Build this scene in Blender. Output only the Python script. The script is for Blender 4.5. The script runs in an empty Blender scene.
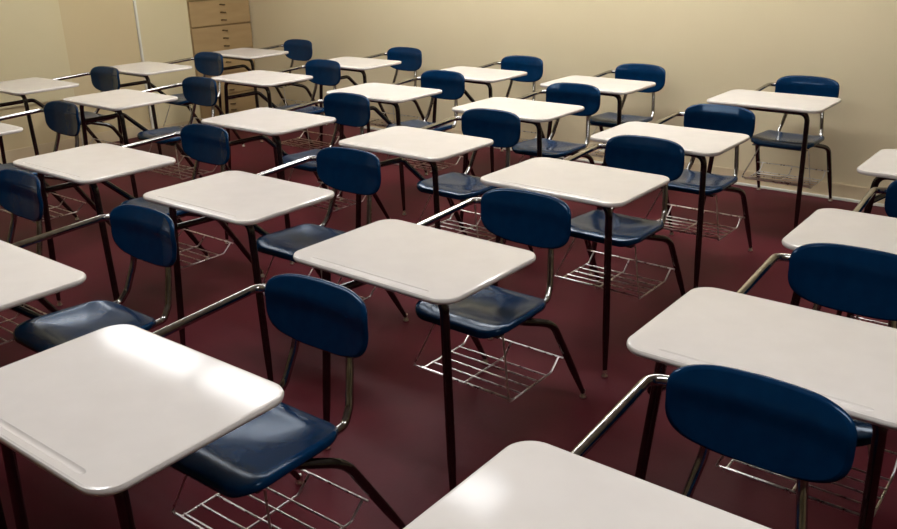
import bpy, bmesh, math
from mathutils import Vector, Matrix
C = bpy.context.scene.collection
PI = math.pi

# ------------------------------------------------------------------ materials
def new_mat(name):
    m = bpy.data.materials.new(name); m.use_nodes = True
    nt = m.node_tree; b = nt.nodes['Principled BSDF']
    return m, nt, b

def noise_mix(nt, b, c1, c2, scale, detail=4, rough=None, bump=0.0, bscale=None, stretch=None):
    tc = nt.nodes.new('ShaderNodeTexCoord')
    mp = nt.nodes.new('ShaderNodeMapping')
    if stretch: mp.inputs['Scale'].default_value = stretch
    nt.links.new(tc.outputs['Object'], mp.inputs['Vector'])
    n = nt.nodes.new('ShaderNodeTexNoise'); n.inputs['Scale'].default_value = scale
    n.inputs['Detail'].default_value = detail
    nt.links.new(mp.outputs['Vector'], n.inputs['Vector'])
    r = nt.nodes.new('ShaderNodeValToRGB')
    r.color_ramp.elements[0].position = .35; r.color_ramp.elements[1].position = .65
    r.color_ramp.elements[0].color = (*c1, 1); r.color_ramp.elements[1].color = (*c2, 1)
    nt.links.new(n.outputs['Fac'], r.inputs['Fac'])
    nt.links.new(r.outputs['Color'], b.inputs['Base Color'])
    if rough:
        mr = nt.nodes.new('ShaderNodeMapRange')
        mr.inputs['To Min'].default_value = rough[0]; mr.inputs['To Max'].default_value = rough[1]
        nt.links.new(n.outputs['Fac'], mr.inputs['Value'])
        nt.links.new(mr.outputs['Result'], b.inputs['Roughness'])
    if bump:
        n2 = nt.nodes.new('ShaderNodeTexNoise'); n2.inputs['Scale'].default_value = bscale or scale * 4
        n2.inputs['Detail'].default_value = 3
        nt.links.new(mp.outputs['Vector'], n2.inputs['Vector'])
        bp = nt.nodes.new('ShaderNodeBump'); bp.inputs['Strength'].default_value = bump
        bp.inputs['Distance'].default_value = .002
        nt.links.new(n2.outputs['Fac'], bp.inputs['Height'])
        nt.links.new(bp.outputs['Normal'], b.inputs['Normal'])

M = {}
def simple(key, c1, c2, scale, rough, metallic=0, bump=0, bscale=None, coat=0, stretch=None, spec=None):
    m, nt, b = new_mat(key)
    noise_mix(nt, b, c1, c2, scale, rough=rough, bump=bump, bscale=bscale, stretch=stretch)
    b.inputs['Metallic'].default_value = metallic
    if coat:
        b.inputs['Coat Weight'].default_value = coat; b.inputs['Coat Roughness'].default_value = .12
    if key == 'blue_plastic': b.inputs['Specular Tint'].default_value = (.55, .76, 1, 1)
    if spec is not None: b.inputs['Specular IOR Level'].default_value = spec
    M[key] = m; return m
simple('laminate', (.69, .64, .59), (.72, .67, .62), 9, (.08, .12), spec=.25)
simple('blue_plastic', (.0006, .018, .058), (.0008, .022, .068), 30, (.16, .22), bump=.06, bscale=260, spec=.28)
simple('chrome', (.34, .328, .312), (.42, .405, .385), 40, (.09, .16), metallic=1)
simple('dark_chrome', (.085, .083, .080), (.12, .116, .111), 25, (.16, .28), metallic=1)
simple('wire', (.52, .49, .46), (.64, .61, .58), 60, (.22, .36), metallic=1)
simple('steel_black', (.010, .010, .011), (.018, .017, .017), 30, (.35, .5))
simple('glide', (.62, .60, .56), (.72, .70, .66), 60, (.18, .3), metallic=1)
simple('wall_paint', (.66, .555, .345), (.68, .575, .365), 1.2, (.62, .72), bump=.06, bscale=45)
simple('panel_paint', (.60, .48, .27), (.62, .50, .29), 1.5, (.5, .6), bump=.04, bscale=60)
simple('panel_light', (.64, .55, .33), (.66, .57, .35), 1.5, (.45, .55), bump=.04, bscale=60)
simple('door_tan', (.36, .235, .105), (.40, .27, .125), 3, (.45, .55), stretch=(1, 1, 6))
simple('ceiling_tile', (.74, .72, .66), (.80, .78, .72), 20, (.8, .9), bump=.3, bscale=120)
simple('white_strip', (.72, .70, .60), (.78, .76, .66), 10, (.4, .5))
simple('base_cove', (.57, .45, .28), (.61, .49, .31), 6, (.4, .5))
simple('brass_dark', (.12, .075, .035), (.17, .11, .05), 50, (.35, .5), metallic=.7)

# floor: maroon vinyl, slightly mottled, satin
m, nt, b = new_mat('floor_vinyl')
noise_mix(nt, b, (.066, .0090, .0140), (.092, .0135, .0195), 2.6, detail=8, rough=(.36, .46), bump=.12, bscale=90)
b.inputs['Specular IOR Level'].default_value = .06
M['floor'] = m
# lamp diffuser
m, nt, b = new_mat('lamp_diffuser')
b.inputs['Base Color'].default_value = (.9, .9, .9, 1)
b.inputs['Emission Color'].default_value = (.97, .98, 1, 1)
b.inputs['Emission Strength'].default_value = 17
M['lamp'] = m
m2 = m.copy(); m2.name = 'lamp_diffuser_dim'; m2.node_tree.nodes['Principled BSDF'].inputs['Emission Strength'].default_value = 7  # same diffuser turned down, to weaken its glare on the near desktops
M['lamp_dim'] = m2

# ------------------------------------------------------------------ mesh helpers
def obj(name, bm, mat, parent=None, smooth=True, angle=40):
    me = bpy.data.meshes.new(name)
    bmesh.ops.recalc_face_normals(bm, faces=bm.faces)
    bm.to_mesh(me); bm.free()
    me.materials.append(M[mat])
    if smooth:
        me.shade_smooth()
        me.set_sharp_from_angle(angle=math.radians(angle))
    o = bpy.data.objects.new(name, me); C.objects.link(o)
    if parent: o.parent = parent
    return o

def add_box(bm, lo, hi, bevel=0):
    r = bmesh.ops.create_cube(bm, size=1)
    vs = r['verts']
    for v in vs:
        v.co = Vector([lo[i] + (v.co[i] + .5) * (hi[i] - lo[i]) for i in range(3)])
    if bevel:
        es = list({e for v in vs for e in v.link_edges})
        bmesh.ops.bevel(bm, geom=es, offset=bevel, segments=2, affect='EDGES', clamp_overlap=True)

def fillet(pts, rads, n=7):
    P = [Vector(p) for p in pts]
    if not isinstance(rads, (list, tuple)): rads = [rads] * len(P)
    out = [P[0]]
    for i in range(1, len(P) - 1):
        a = (P[i-1] - P[i]); c = (P[i+1] - P[i]); la, lc = a.length, c.length
        a.normalize(); c.normalize()
        ang = a.angle(c); d = rads[i] / max(math.tan(ang / 2), 1e-3)
        d = min(d, la * .48, lc * .48)
        p0 = P[i] + a * d; p2 = P[i] + c * d
        for k in range(n + 1):
            t = k / n
            out.append(p0 * (1-t)**2 + P[i] * 2*t*(1-t) + p2 * t*t)
    out.append(P[-1]); return out

def add_tube(bm, pts, r, seg=12, caps=True, radii=None):
    P = [Vector(p) for p in pts]; n = len(P)
    T = []
    for i in range(n):
        a = P[max(i-1, 0)]; c = P[min(i+1, n-1)]
        T.append((c - a).normalized())
    ref = Vector((0, 0, 1)) if abs(T[0].z) < .9 else Vector((1, 0, 0))
    N = (ref - T[0] * ref.dot(T[0])).normalized()
    rings = []
    for i in range(n):
        N = (N - T[i] * N.dot(T[i])).normalized(); B = T[i].cross(N)
        rr = radii[i] if radii else r
        rings.append([bm.verts.new(P[i] + (N * math.cos(2*PI*k/seg) + B * math.sin(2*PI*k/seg)) * rr) for k in range(seg)])
    for i in range(n - 1):
        for k in range(seg):
            bm.faces.new((rings[i][k], rings[i][(k+1) % seg], rings[i+1][(k+1) % seg], rings[i+1][k]))
    if caps:
        bm.faces.new(rings[0][::-1]); bm.faces.new(rings[-1])

def tube_obj(name, pts, r, mat, parent, rad=.04, seg=12, radii=None, n=7):
    bm = bmesh.new(); add_tube(bm, fillet(pts, rad, n) if radii is None else pts, r, seg, radii=radii)
    return obj(name, bm, mat, parent, angle=50)

def add_lathe(bm, prof, origin, seg=16):
    o = Vector(origin); rings = []
    for r, z in prof:
        rings.append([bm.verts.new(o + Vector((r*math.cos(2*PI*k/seg), r*math.sin(2*PI*k/seg), z))) for k in range(seg)])
    for i in range(len(rings) - 1):
        for k in range(seg):
            bm.faces.new((rings[i][k], rings[i][(k+1) % seg], rings[i+1][(k+1) % seg], rings[i+1][k]))
    bm.faces.new(rings[0][::-1]); bm.faces.new(rings[-1])

def round_outline(corners, n=8):
    """corners: (x, y, radius) counter-clockwise -> rounded polygon"""
    out = []; L = len(corners)
    for i in range(L):
        p = Vector(corners[i][:2]); a = (Vector(corners[i-1][:2]) - p); c = (Vector(corners[(i+1) % L][:2]) - p)
        la, lc = a.length, c.length
        a.normalize(); c.normalize()
        ang = a.angle(c); d = min(corners[i][2] / math.tan(ang/2), la*.49, lc*.49)
        rad = d * math.tan(ang/2)
        bis = (a + c).normalized(); ctr = p + bis * (rad / math.sin(ang/2))
        v0 = (p + a*d) - ctr; v1 = (p + c*d) - ctr
        a0 = math.atan2(v0.y, v0.x); a1 = math.atan2(v1.y, v1.x)
        da = (a1 - a0 + PI) % (2*PI) - PI
        for k in range(n + 1):
            t = a0 + da * k / n
            out.append(Vector((ctr.x + rad*math.cos(t), ctr.y + rad*math.sin(t))))
    return out

def shell(outline, centre, place, thick, rings=12, lip=.006):
    """outline in (u,v); place(u,v,w)->xyz, w is offset through the thickness."""
    bm = bmesh.new(); c = Vector(centre)
    def layer(off, ks):
        L = []
        for k in ks:
            L.append([bm.verts.new(place(*(c + (p - c) * k), off)) for p in outline])
        return L
    n = len(outline)
    size = min((p - c).length for p in outline)
    e = lip / size
    ks = [i / rings for i in range(1, rings)] + [1 - e]
    front = layer(thick/2, ks); back = layer(-thick/2, ks)
    side = []
    for a in (60, 30, 0, -30, -60):
        s = math.sin(math.radians(a)); cc = math.cos(math.radians(a))
        side.append([bm.verts.new(place(*(c + (p - c) * (1 - e + e * cc)), thick/2 * s)) for p in outline])
    seq = front + side + back[::-1]
    for i in range(len(seq) - 1):
        for k in range(n):
            bm.faces.new((seq[i][k], seq[i][(k+1) % n], seq[i+1][(k+1) % n], seq[i+1][k]))
    for ring, off in ((front[0], thick/2), (back[0], -thick/2)):
        cv = bm.verts.new(place(c.x, c.y, off))
        for k in range(n):
            bm.faces.new((ring[k], ring[(k+1) % n], cv))
    return bm

def thing(name, label, cat, loc=(0, 0, 0), rotz=0, group=None):
    o = bpy.data.objects.new(name, None); C.objects.link(o)
    o.empty_display_size = .1
    o.location = loc; o.rotation_euler = (0, 0, rotz)
    o['label'] = label; o['category'] = cat
    if group: o['group'] = group
    return o

def struct(name, bm, mat, smooth=False):
    o = obj(name, bm, mat, None, smooth=smooth); o['kind'] = 'structure'; return o

def box_struct(name, lo, hi, mat):
    bm = bmesh.new(); add_box(bm, lo, hi); return struct(name, bm, mat)

# ------------------------------------------------------------------ the room
XL, YB, XR, YF, H = -6.77, 5.53, 4.2, -5.5, 2.9
box_struct('floor', (XL - .12, YF - .12, -.1), (XR + .12, YB + .12, 0), 'floor')
box_struct('ceiling', (XL - .12, YF - .12, H), (XR + .12, YB + .12, H + .1), 'ceiling_tile')
box_struct('wall_back', (XL - .12, YB, 0), (XR + .12, YB + .12, H), 'wall_paint')
box_struct('wall_left', (XL - .12, YF, 0), (XL, YB, H), 'panel_paint')
box_struct('wall_right', (XR, YF, 0), (XR + .12, YB, H), 'wall_paint')
box_struct('wall_front', (XL - .12, YF - .12, 0), (XR + .12, YF, H), 'wall_paint')
# cove baseboard with a pale strip where it meets the floor
bm = bmesh.new(); add_box(bm, (XL + .42, YB - .008, 0), (XR, YB, .10), .002)
struct('baseboard_back', bm, 'base_cove')
bm = bmesh.new(); add_box(bm, (XL + .42, YB - .022, 0), (XR, YB - .008, .018), .003)
struct('trim_1', bm, 'white_strip')
# left wall boards: pale board, tan field, narrow upright strip, pale field
bm = bmesh.new(); add_box(bm, (XL, YF, .42), (XL + .018, 3.645, H - .3), .004)
struct('trim_2', bm, 'panel_light')
bm = bmesh.new(); add_box(bm, (XL, 4.305, .05), (XL + .022, 4.325, H), .003)
struct('trim_3', bm, 'white_strip')
bm = bmesh.new(); add_box(bm, (XL, 4.325, .05), (XL + .014, 4.835, H), .003)
struct('trim_4', bm, 'panel_light')
bm = bmesh.new(); add_box(bm, (XL, YF, 0), (XL + .012, 4.83, .10), .002)
struct('baseboard_left', bm, 'base_cove')

# tall bank of flat drawers in the corner
cab = thing('drawer_cabinet', 'tall tan drawer cabinet standing in the far left corner of the room', 'cabinet', (XL + .002, 5.18, 0))
x0, x1, ya, yb = .0, .022, -.345, .338
bm = bmesh.new(); add_box(bm, (0, ya, 0), (x1 - .012, yb + .012, 2.3), .003)
obj('cabinet_body', bm, 'door_tan', cab)
zs = [.04, .23, .425, .63, .865, 1.095, 1.325, 1.555, 1.785, 2.015, 2.245]
for i in range(len(zs) - 1):
    bm = bmesh.new(); add_box(bm, (x1 - .012, ya + .006, zs[i] + .005), (x1 + .008, yb, zs[i+1] - .005), .003)
    dr = obj('drawer', bm, 'door_tan', cab)
    for q in (.2, .5, .8):
        zz = zs[i] + (zs[i+1] - zs[i]) * q
        bm = bmesh.new()
        add_tube(bm, fillet([(x1 + .006, -.005, zz), (x1 + .02, .005, zz + .002), (x1 + .02, .045, zz - .004), (x1 + .006, .055, zz)], .006, 3), .0060, 6)
        h = obj('handle', bm, 'brass_dark', dr); 

# ------------------------------------------------------------------ ceiling lamps
for j, y, xs in ((0, 4.5, (-4.38, -2.92, -1.46)), (1, 3.35, (-5.72, -4.38, -2.92)), (2, .95, (-2.92, 0))):  # back and nearest rows are unseen lamps, added to brighten the room
    for i, x in enumerate(xs):
        place = ['added to brighten the back wall', 'above the middle rows', 'added as fill above the nearest rows'][j] + ', ' + ['nearest', 'second from', 'third from', 'fourth from'][i] + ' the left wall'
        t = thing('ceiling_light', 'long white ceiling light ' + place, 'light', (x, y, H), 0, 'ceiling lights')
        bm = bmesh.new(); add_box(bm, (-.61, -.17, -.045), (.61, .17, 0), .006)
        obj('housing', bm, 'white_strip', t)
        bm = bmesh.new(); add_box(bm, (-.585, -.145, -.056), (.585, .145, -.044), .005)
        obj('diffuser', bm, 'lamp_dim' if j == 1 else 'lamp', t)

# ------------------------------------------------------------------ the school desk
TZ = .716
def make_desk():
    t = thing('school_desk', '', 'school desk')
    # desktop with rolled edge and pencil groove
    hx, hy = .305, .2235
    out = round_outline([(hx, hy, .058), (-hx, hy, .058), (-hx, -hy, .058), (hx, -hy, .058)], 10)
    bm = bmesh.new()
    prof = [(-.008, 0), (-.003, -.0012), (-.0007, -.0045), (0, -.008), (-.001, -.013), (-.004, -.0165), (-.010, -.018)]
    n = len(out); rings = []
    for inset, dz in prof:
        ring = []
        for k in range(n):
            p = out[k]; tg = (out[(k+1) % n] - out[k-1]).normalized(); nr = Vector((tg.y, -tg.x))
            q = p + nr * inset
            ring.append(bm.verts.new((q.x, q.y, TZ + dz)))
        rings.append(ring)
    for i in range(len(rings) - 1):
        for k in range(n):
            bm.faces.new((rings[i][k], rings[i][(k+1) % n], rings[i+1][(k+1) % n], rings[i+1][k]))
    bm.faces.new(rings[0]); bm.faces.new(rings[-1][::-1])
    top = obj('desktop', bm, 'laminate', t, angle=35)
    # groove cutter, a long capsule lying in the front edge
    bm = bmesh.new()
    L = .228; pts = []; rr = []
    for k in range(-30, 31):
        x = L * math.sin(PI / 2 * k / 30); pts.append((x, -.195, TZ + .0082)); d = (L - abs(x)) / .02
        rr.append(.0112 * math.sqrt(max(.02, 1 - (1 - min(1, d))**2)))
    add_tube(bm, pts, .012, 16, radii=rr)
    cut = obj('cut', bm, 'laminate')
    md = top.modifiers.new('g', 'BOOLEAN'); md.operation = 'DIFFERENCE'; md.object = cut; md.solver = 'EXACT'
    bpy.context.view_layer.update()
    dg = bpy.context.evaluated_depsgraph_get()
    me = bpy.data.meshes.new_from_object(top.evaluated_get(dg))
    top.modifiers.clear(); top.data = me; me.name = 'desktop'
    me.shade_smooth(); me.set_sharp_from_angle(angle=math.radians(35))
    bmw = bmesh.new(); bmw.from_mesh(me)
    for f in bmw.faces:
        if f.normal.z > .999 and abs(f.calc_center_median().z - TZ) < .0005:
            f.smooth = False
            for e in f.edges: e.smooth = False
    bmw.to_mesh(me); bmw.free()
    bpy.data.objects.remove(cut)

    R = .0132
    def leg(pts, rad, rev=False):
        """pts from the top to the foot; straight last run tapers to the glide"""
        f = fillet(pts, rad, 8)
        a, bq = f[-2], f[-1]; ln = (bq - a).length
        k1 = max(0, 1 - .16/ln)
        f = f[:-1] + [a.lerp(bq, k1), a.lerp(bq, 1)]
        rd = [R] * (len(f) - 1) + [.0085]
        bm = bmesh.new(); add_tube(bm, f, R, 14, radii=rd)
        o = obj('leg', bm, 'dark_chrome', t, angle=50)
        bm = bmesh.new()
        add_lathe(bm, [(.0085, .034), (.010, .028), (.010, .016), (.013, .011), (.0145, .004), (.0135, 0)][::-1], (bq.x, bq.y, 0))
        g = obj('foot_glide', bm, 'glide', o); return o
    # front pair carrying the desktop
    ft = .022
    zr = TZ - .019 - R
    leg([(.13, -.140, zr), (.228, -.142, zr), (.238, -.132, ft)], .055)
    leg([(-.14, -.130, zr), (-.238, -.122, zr), (-.305, -.122, ft)], .055)
    tube_obj('cross_rail', [(-.145, -.130, zr), (.135, -.140, zr)], R * .98, 'dark_chrome', t)
    # plate that fixes the top to the rail
    bm = bmesh.new(); add_box(bm, (-.15, -.175, TZ - .0215), (.15, -.10, TZ - .0175), .001)
    add_box(bm, (-.235, .02, TZ - .0215), (-.17, .19, TZ - .0175), .001)
    obj('mounting_plate', bm, 'steel_black', t)
    # arm rail from the chair back to under the top
    zc = TZ - .031
    tube_obj('arm_rail', [(-.06, .612, .688), (-.165, .602, .697), (-.222, .582, .699), (-.208, .25, .688), (-.203, .17, zc), (-.203, -.09, zc)], .0118, 'chrome', t, [0, .04, .045, .05, .05, 0])
    # brace: front right leg, back and down to the seat, then along under it
    tube_obj('support_brace', [(-.262, -.120, .565), (-.205, .125, .575), (-.19, .285, .425), (-.185, .36, .412)], R, 'dark_chrome', t, [0, .05, .08, 0])
    # rear legs of the chair, each running on from a rail under the seat
    leg([(.12, .20, .424), (.145, .32, .421), (.207, .440, .386), (.200, .672, ft)], .10)
    leg([(-.175, .26, .418), (-.180, .31, .416), (-.211, .440, .386), (-.246, .680, ft)], .10)
    bm = bmesh.new()
    for y in (.235, .41):
        add_box(bm, (-.165, y - .017, .398), (.145, y + .017, .4035), .001)
        add_box(bm, (-.05, y - .02, .402), (.05, y + .02, .425), .003)
    obj('seat_bracket', bm, 'steel_black', t)
    # back posts
    for s in (-1, 1):
        cx = .008
        po = tube_obj('back_post', [(cx - .004 + s*.080, .606, .715), (cx + s*.100, .579, .56), (cx + s*.118, .549, .462), (cx + s*.126, .520, .424), (cx + s*.13, .27, .413)], .0112, 'chrome', t, [0, .2, .05, .03, 0])
    # seat
    out = round_outline([(.192, .150, .070), (.178, .500, .085), (-.160, .500, .085), (-.178, .150, .070)][::1], 9)
    def place_seat(u, v, w):
        uu = (u - .008) / .185; vv = (v - .325) / .175
        z = .4385
        z -= .016 * max(0, 1 - uu*uu) * max(0, 1 - (vv*.9 - .15)**2)     # dish
        z += .006 * abs(uu)**3
        z += .010 * max(0, -vv) ** 1.0
        fz = max(0, (-vv - .55) / .45); z -= .024 * fz * fz               # waterfall front
        bz = max(0, (vv - .7) / .3); z -= .010 * bz * bz
        ed = max(0, abs(uu) - .82) / .18; z -= .010 * ed * ed
        return (u, v, z + w)
    bm = shell(out, (.008, .325), place_seat, .021, 14, .007)
    obj('seat', bm, 'blue_plastic', t, angle=60)
    # backrest
    def bo():
        res = []
        for k in range(96):
            a = 2 * PI * k / 96; cs, sn = math.cos(a), math.sin(a)
            e, hgt = (2 / 4.8, .087) if sn >= 0 else (2 / 2.8, .098)
            res.append(Vector((.184 * math.copysign(abs(cs) ** e, cs), hgt * math.copysign(abs(sn) ** e, sn))))
        for p in res:
            if p.y > 0: p.y *= 1 - .10 * (p.x / .184) ** 2
        return res
    def place_back(u, v, w):
        uu = u / .188
        y = .591 - .024 * uu * uu
        y += .13 * v
        if v > .04: y += .9 * (v - .04)**2 * 3
        y -= .006 * math.exp(-((v - .035)/.028)**2)
        y += .002 * math.exp(-((abs(u) - .098)/.03)**2)
        return (.006 + u, y - w, .676 + v)
    bm = shell(bo(), (0, 0), place_back, .017, 14, .009)
    bk = obj('backrest', bm, 'blue_plastic', t, angle=60)
    # wire book basket
    w = .0031; bz = .203
    bm = bmesh.new()
    # side rim loops, hangers and floor wires
    xa, xb = -.203, .193
    fy, ry = .212, .465
    # hangers up to the seat front
    add_tube(bm, fillet([(xa, fy, bz), (xa + .080, .262, .405)], 0), w, 6)
    add_tube(bm, fillet([(xb, fy, bz), (xb - .040, .235, .405)], 0), w, 6)
    # front rim and upper front rail
    add_tube(bm, [(xa, fy, bz), (xb, fy, bz)], w * 1.15, 6)
    add_tube(bm, [(xa + .018, fy + .022, bz - .012), (xb, fy + .022, bz - .012)], w, 6)
    for k in range(1, 5):
        y = fy + .022 + k * (ry - fy - .022) / 4.6
        add_tube(bm, [(xa + .02, y, bz - .012), (xb - .004, y, bz - .012)], w, 6)
    # rear upper rim tied to rear legs
    add_tube(bm, [(-.218, .512, .230), (.207, .512, .230)], w * 1.1, 6)
    for x in (xa + .02, -.005, xb - .004):
        add_tube(bm, fillet([(x, fy, bz), (x, fy + .012, bz - .015), (x, ry, bz - .015), (x, .512, .230)], .02, 4), w * 1.1, 6)
    obj('book_basket', bm, 'wire', t, angle=60)
    return t

proto = make_desk()
def children(o): return [c for c in bpy.data.objects if c.parent == o]
def copy_tree(o, parent=None):
    c = o.copy(); C.objects.link(c)
    if parent: c.parent = parent
    for ch in children(o): copy_tree(ch, c)
    return c

G = 'school desks in rows facing left'
desks = [  # x, y, rot, label
 (-1.512, .785, .016, 'cream-topped blue school desk nearest the bottom left corner, white glare on its top'),
 (-.444, .926, 0, 'school desk at the bottom centre, its top cut off by the photo edge'),
 (-2.461, .905, 0, 'blue school desk at the left edge just behind the one with white glare'),
 (-3.31, .915, 0, 'school desk at the left edge showing only its blue chair back'),
 (-.474, 1.802, .001, 'large-topped school desk at right edge, directly behind the big dark foreground chair back'),
 (-1.536, 1.769, -.011, 'school desk in the middle of the photo, wire basket fully visible under the seat'),
 (-2.484, 1.898, .009, 'school desk immediately left of the middle one, white sheen on its seat'),
 (-3.423, 1.882, .003, 'school desk nearest the left edge whose whole cream top is visible, second row'),
 (-4.667, 1.848, 0, 'school desk with only the right tip of its cream top at the left edge'),
 (-.415, 2.679, .005, 'school desk at right edge, its top partly covered by a large blue chair back'),
 (-1.577, 2.758, -.010, 'school desk right of the middle one, long front leg on open maroon floor'),
 (-2.498, 2.922, -.012, 'school desk whose cream top lies straight above the middle desk\'s top in the photo'),
 (-3.477, 2.899, 0, 'school desk left of centre, third from the left wall in the middle row'),
 (-4.768, 2.853, -.007, 'school desk in the middle row, second from the left wall'),
 (-5.817, 2.818, .003, 'school desk at the upper left edge beside the pale wall board'),
 (-.452, 3.665, -.006, 'school desk at right edge, only the left tip of its top below the bare wall'),
 (-1.588, 3.624, -.003, 'school desk right of centre, directly in front of the lone one against the back wall'),
 (-2.558, 3.847, -.002, 'school desk one row before the back wall, fourth from the left wall'),
 (-3.549, 3.873, .007, 'school desk one row before the back wall, third from the left wall'),
 (-4.671, 3.871, -.003, 'school desk one row before the back wall, second from the left wall'),
 (-5.844, 3.748, .001, 'school desk against the left wall under the thin white upright strip'),
 (-1.506, 4.776, -.001, 'school desk standing farthest right along the back wall, above the pale baseboard strip'),
 (-2.587, 4.778, 0, 'school desk along the back wall, second from the right'),
 (-3.511, 4.752, .002, 'school desk along the back wall, third from the right'),
 (-4.635, 4.747, .004, 'school desk along the back wall, second from the far left corner'),
 (-5.888, 4.749, .002, 'school desk in the far left corner, directly in front of the drawer cabinet'),
]
first = True
allc = []
for x, y, r, lab in desks:
    o = proto if first else copy_tree(proto)
    allc.append((o, x, y, r, lab)); first = False
for o, x, y, r, lab in allc:
    o.location = (x, y, 0); o.rotation_euler = (0, 0, r)
    o['label'] = lab; o['category'] = 'school desk'; o['group'] = G

# ------------------------------------------------------------------ world, camera
w = bpy.data.worlds.new('world'); bpy.context.scene.world = w; w.use_nodes = True
w.node_tree.nodes['Background'].inputs['Color'].default_value = (.6, .6, .6, 1)
w.node_tree.nodes['Background'].inputs['Strength'].default_value = .05

cd = bpy.data.cameras.new('camera'); cam = bpy.data.objects.new('camera', cd); C.objects.link(cam)
cd.sensor_fit = 'HORIZONTAL'; cd.sensor_width = 36; cd.lens = 857.055 / 897 * 36
cd.clip_start = .05
rt = Vector((0.78754385, 0.61590613, -0.02084051)); up = Vector((-0.20333087, 0.29162081, 0.93467313)); fw = Vector((-0.58174844, 0.73185856, -0.3548969))
cam.matrix_world = Matrix(((rt.x, up.x, -fw.x, 0), (rt.y, up.y, -fw.y, 0), (rt.z, up.z, -fw.z, 1.5687), (0, 0, 0, 1)))
s = bpy.context.scene; s.camera = cam
s.view_settings.view_transform = 'Standard'; s.view_settings.look = 'None'
s.view_settings.gamma = 1; s.view_settings.use_curve_mapping = False
s.view_settings.exposure = .76
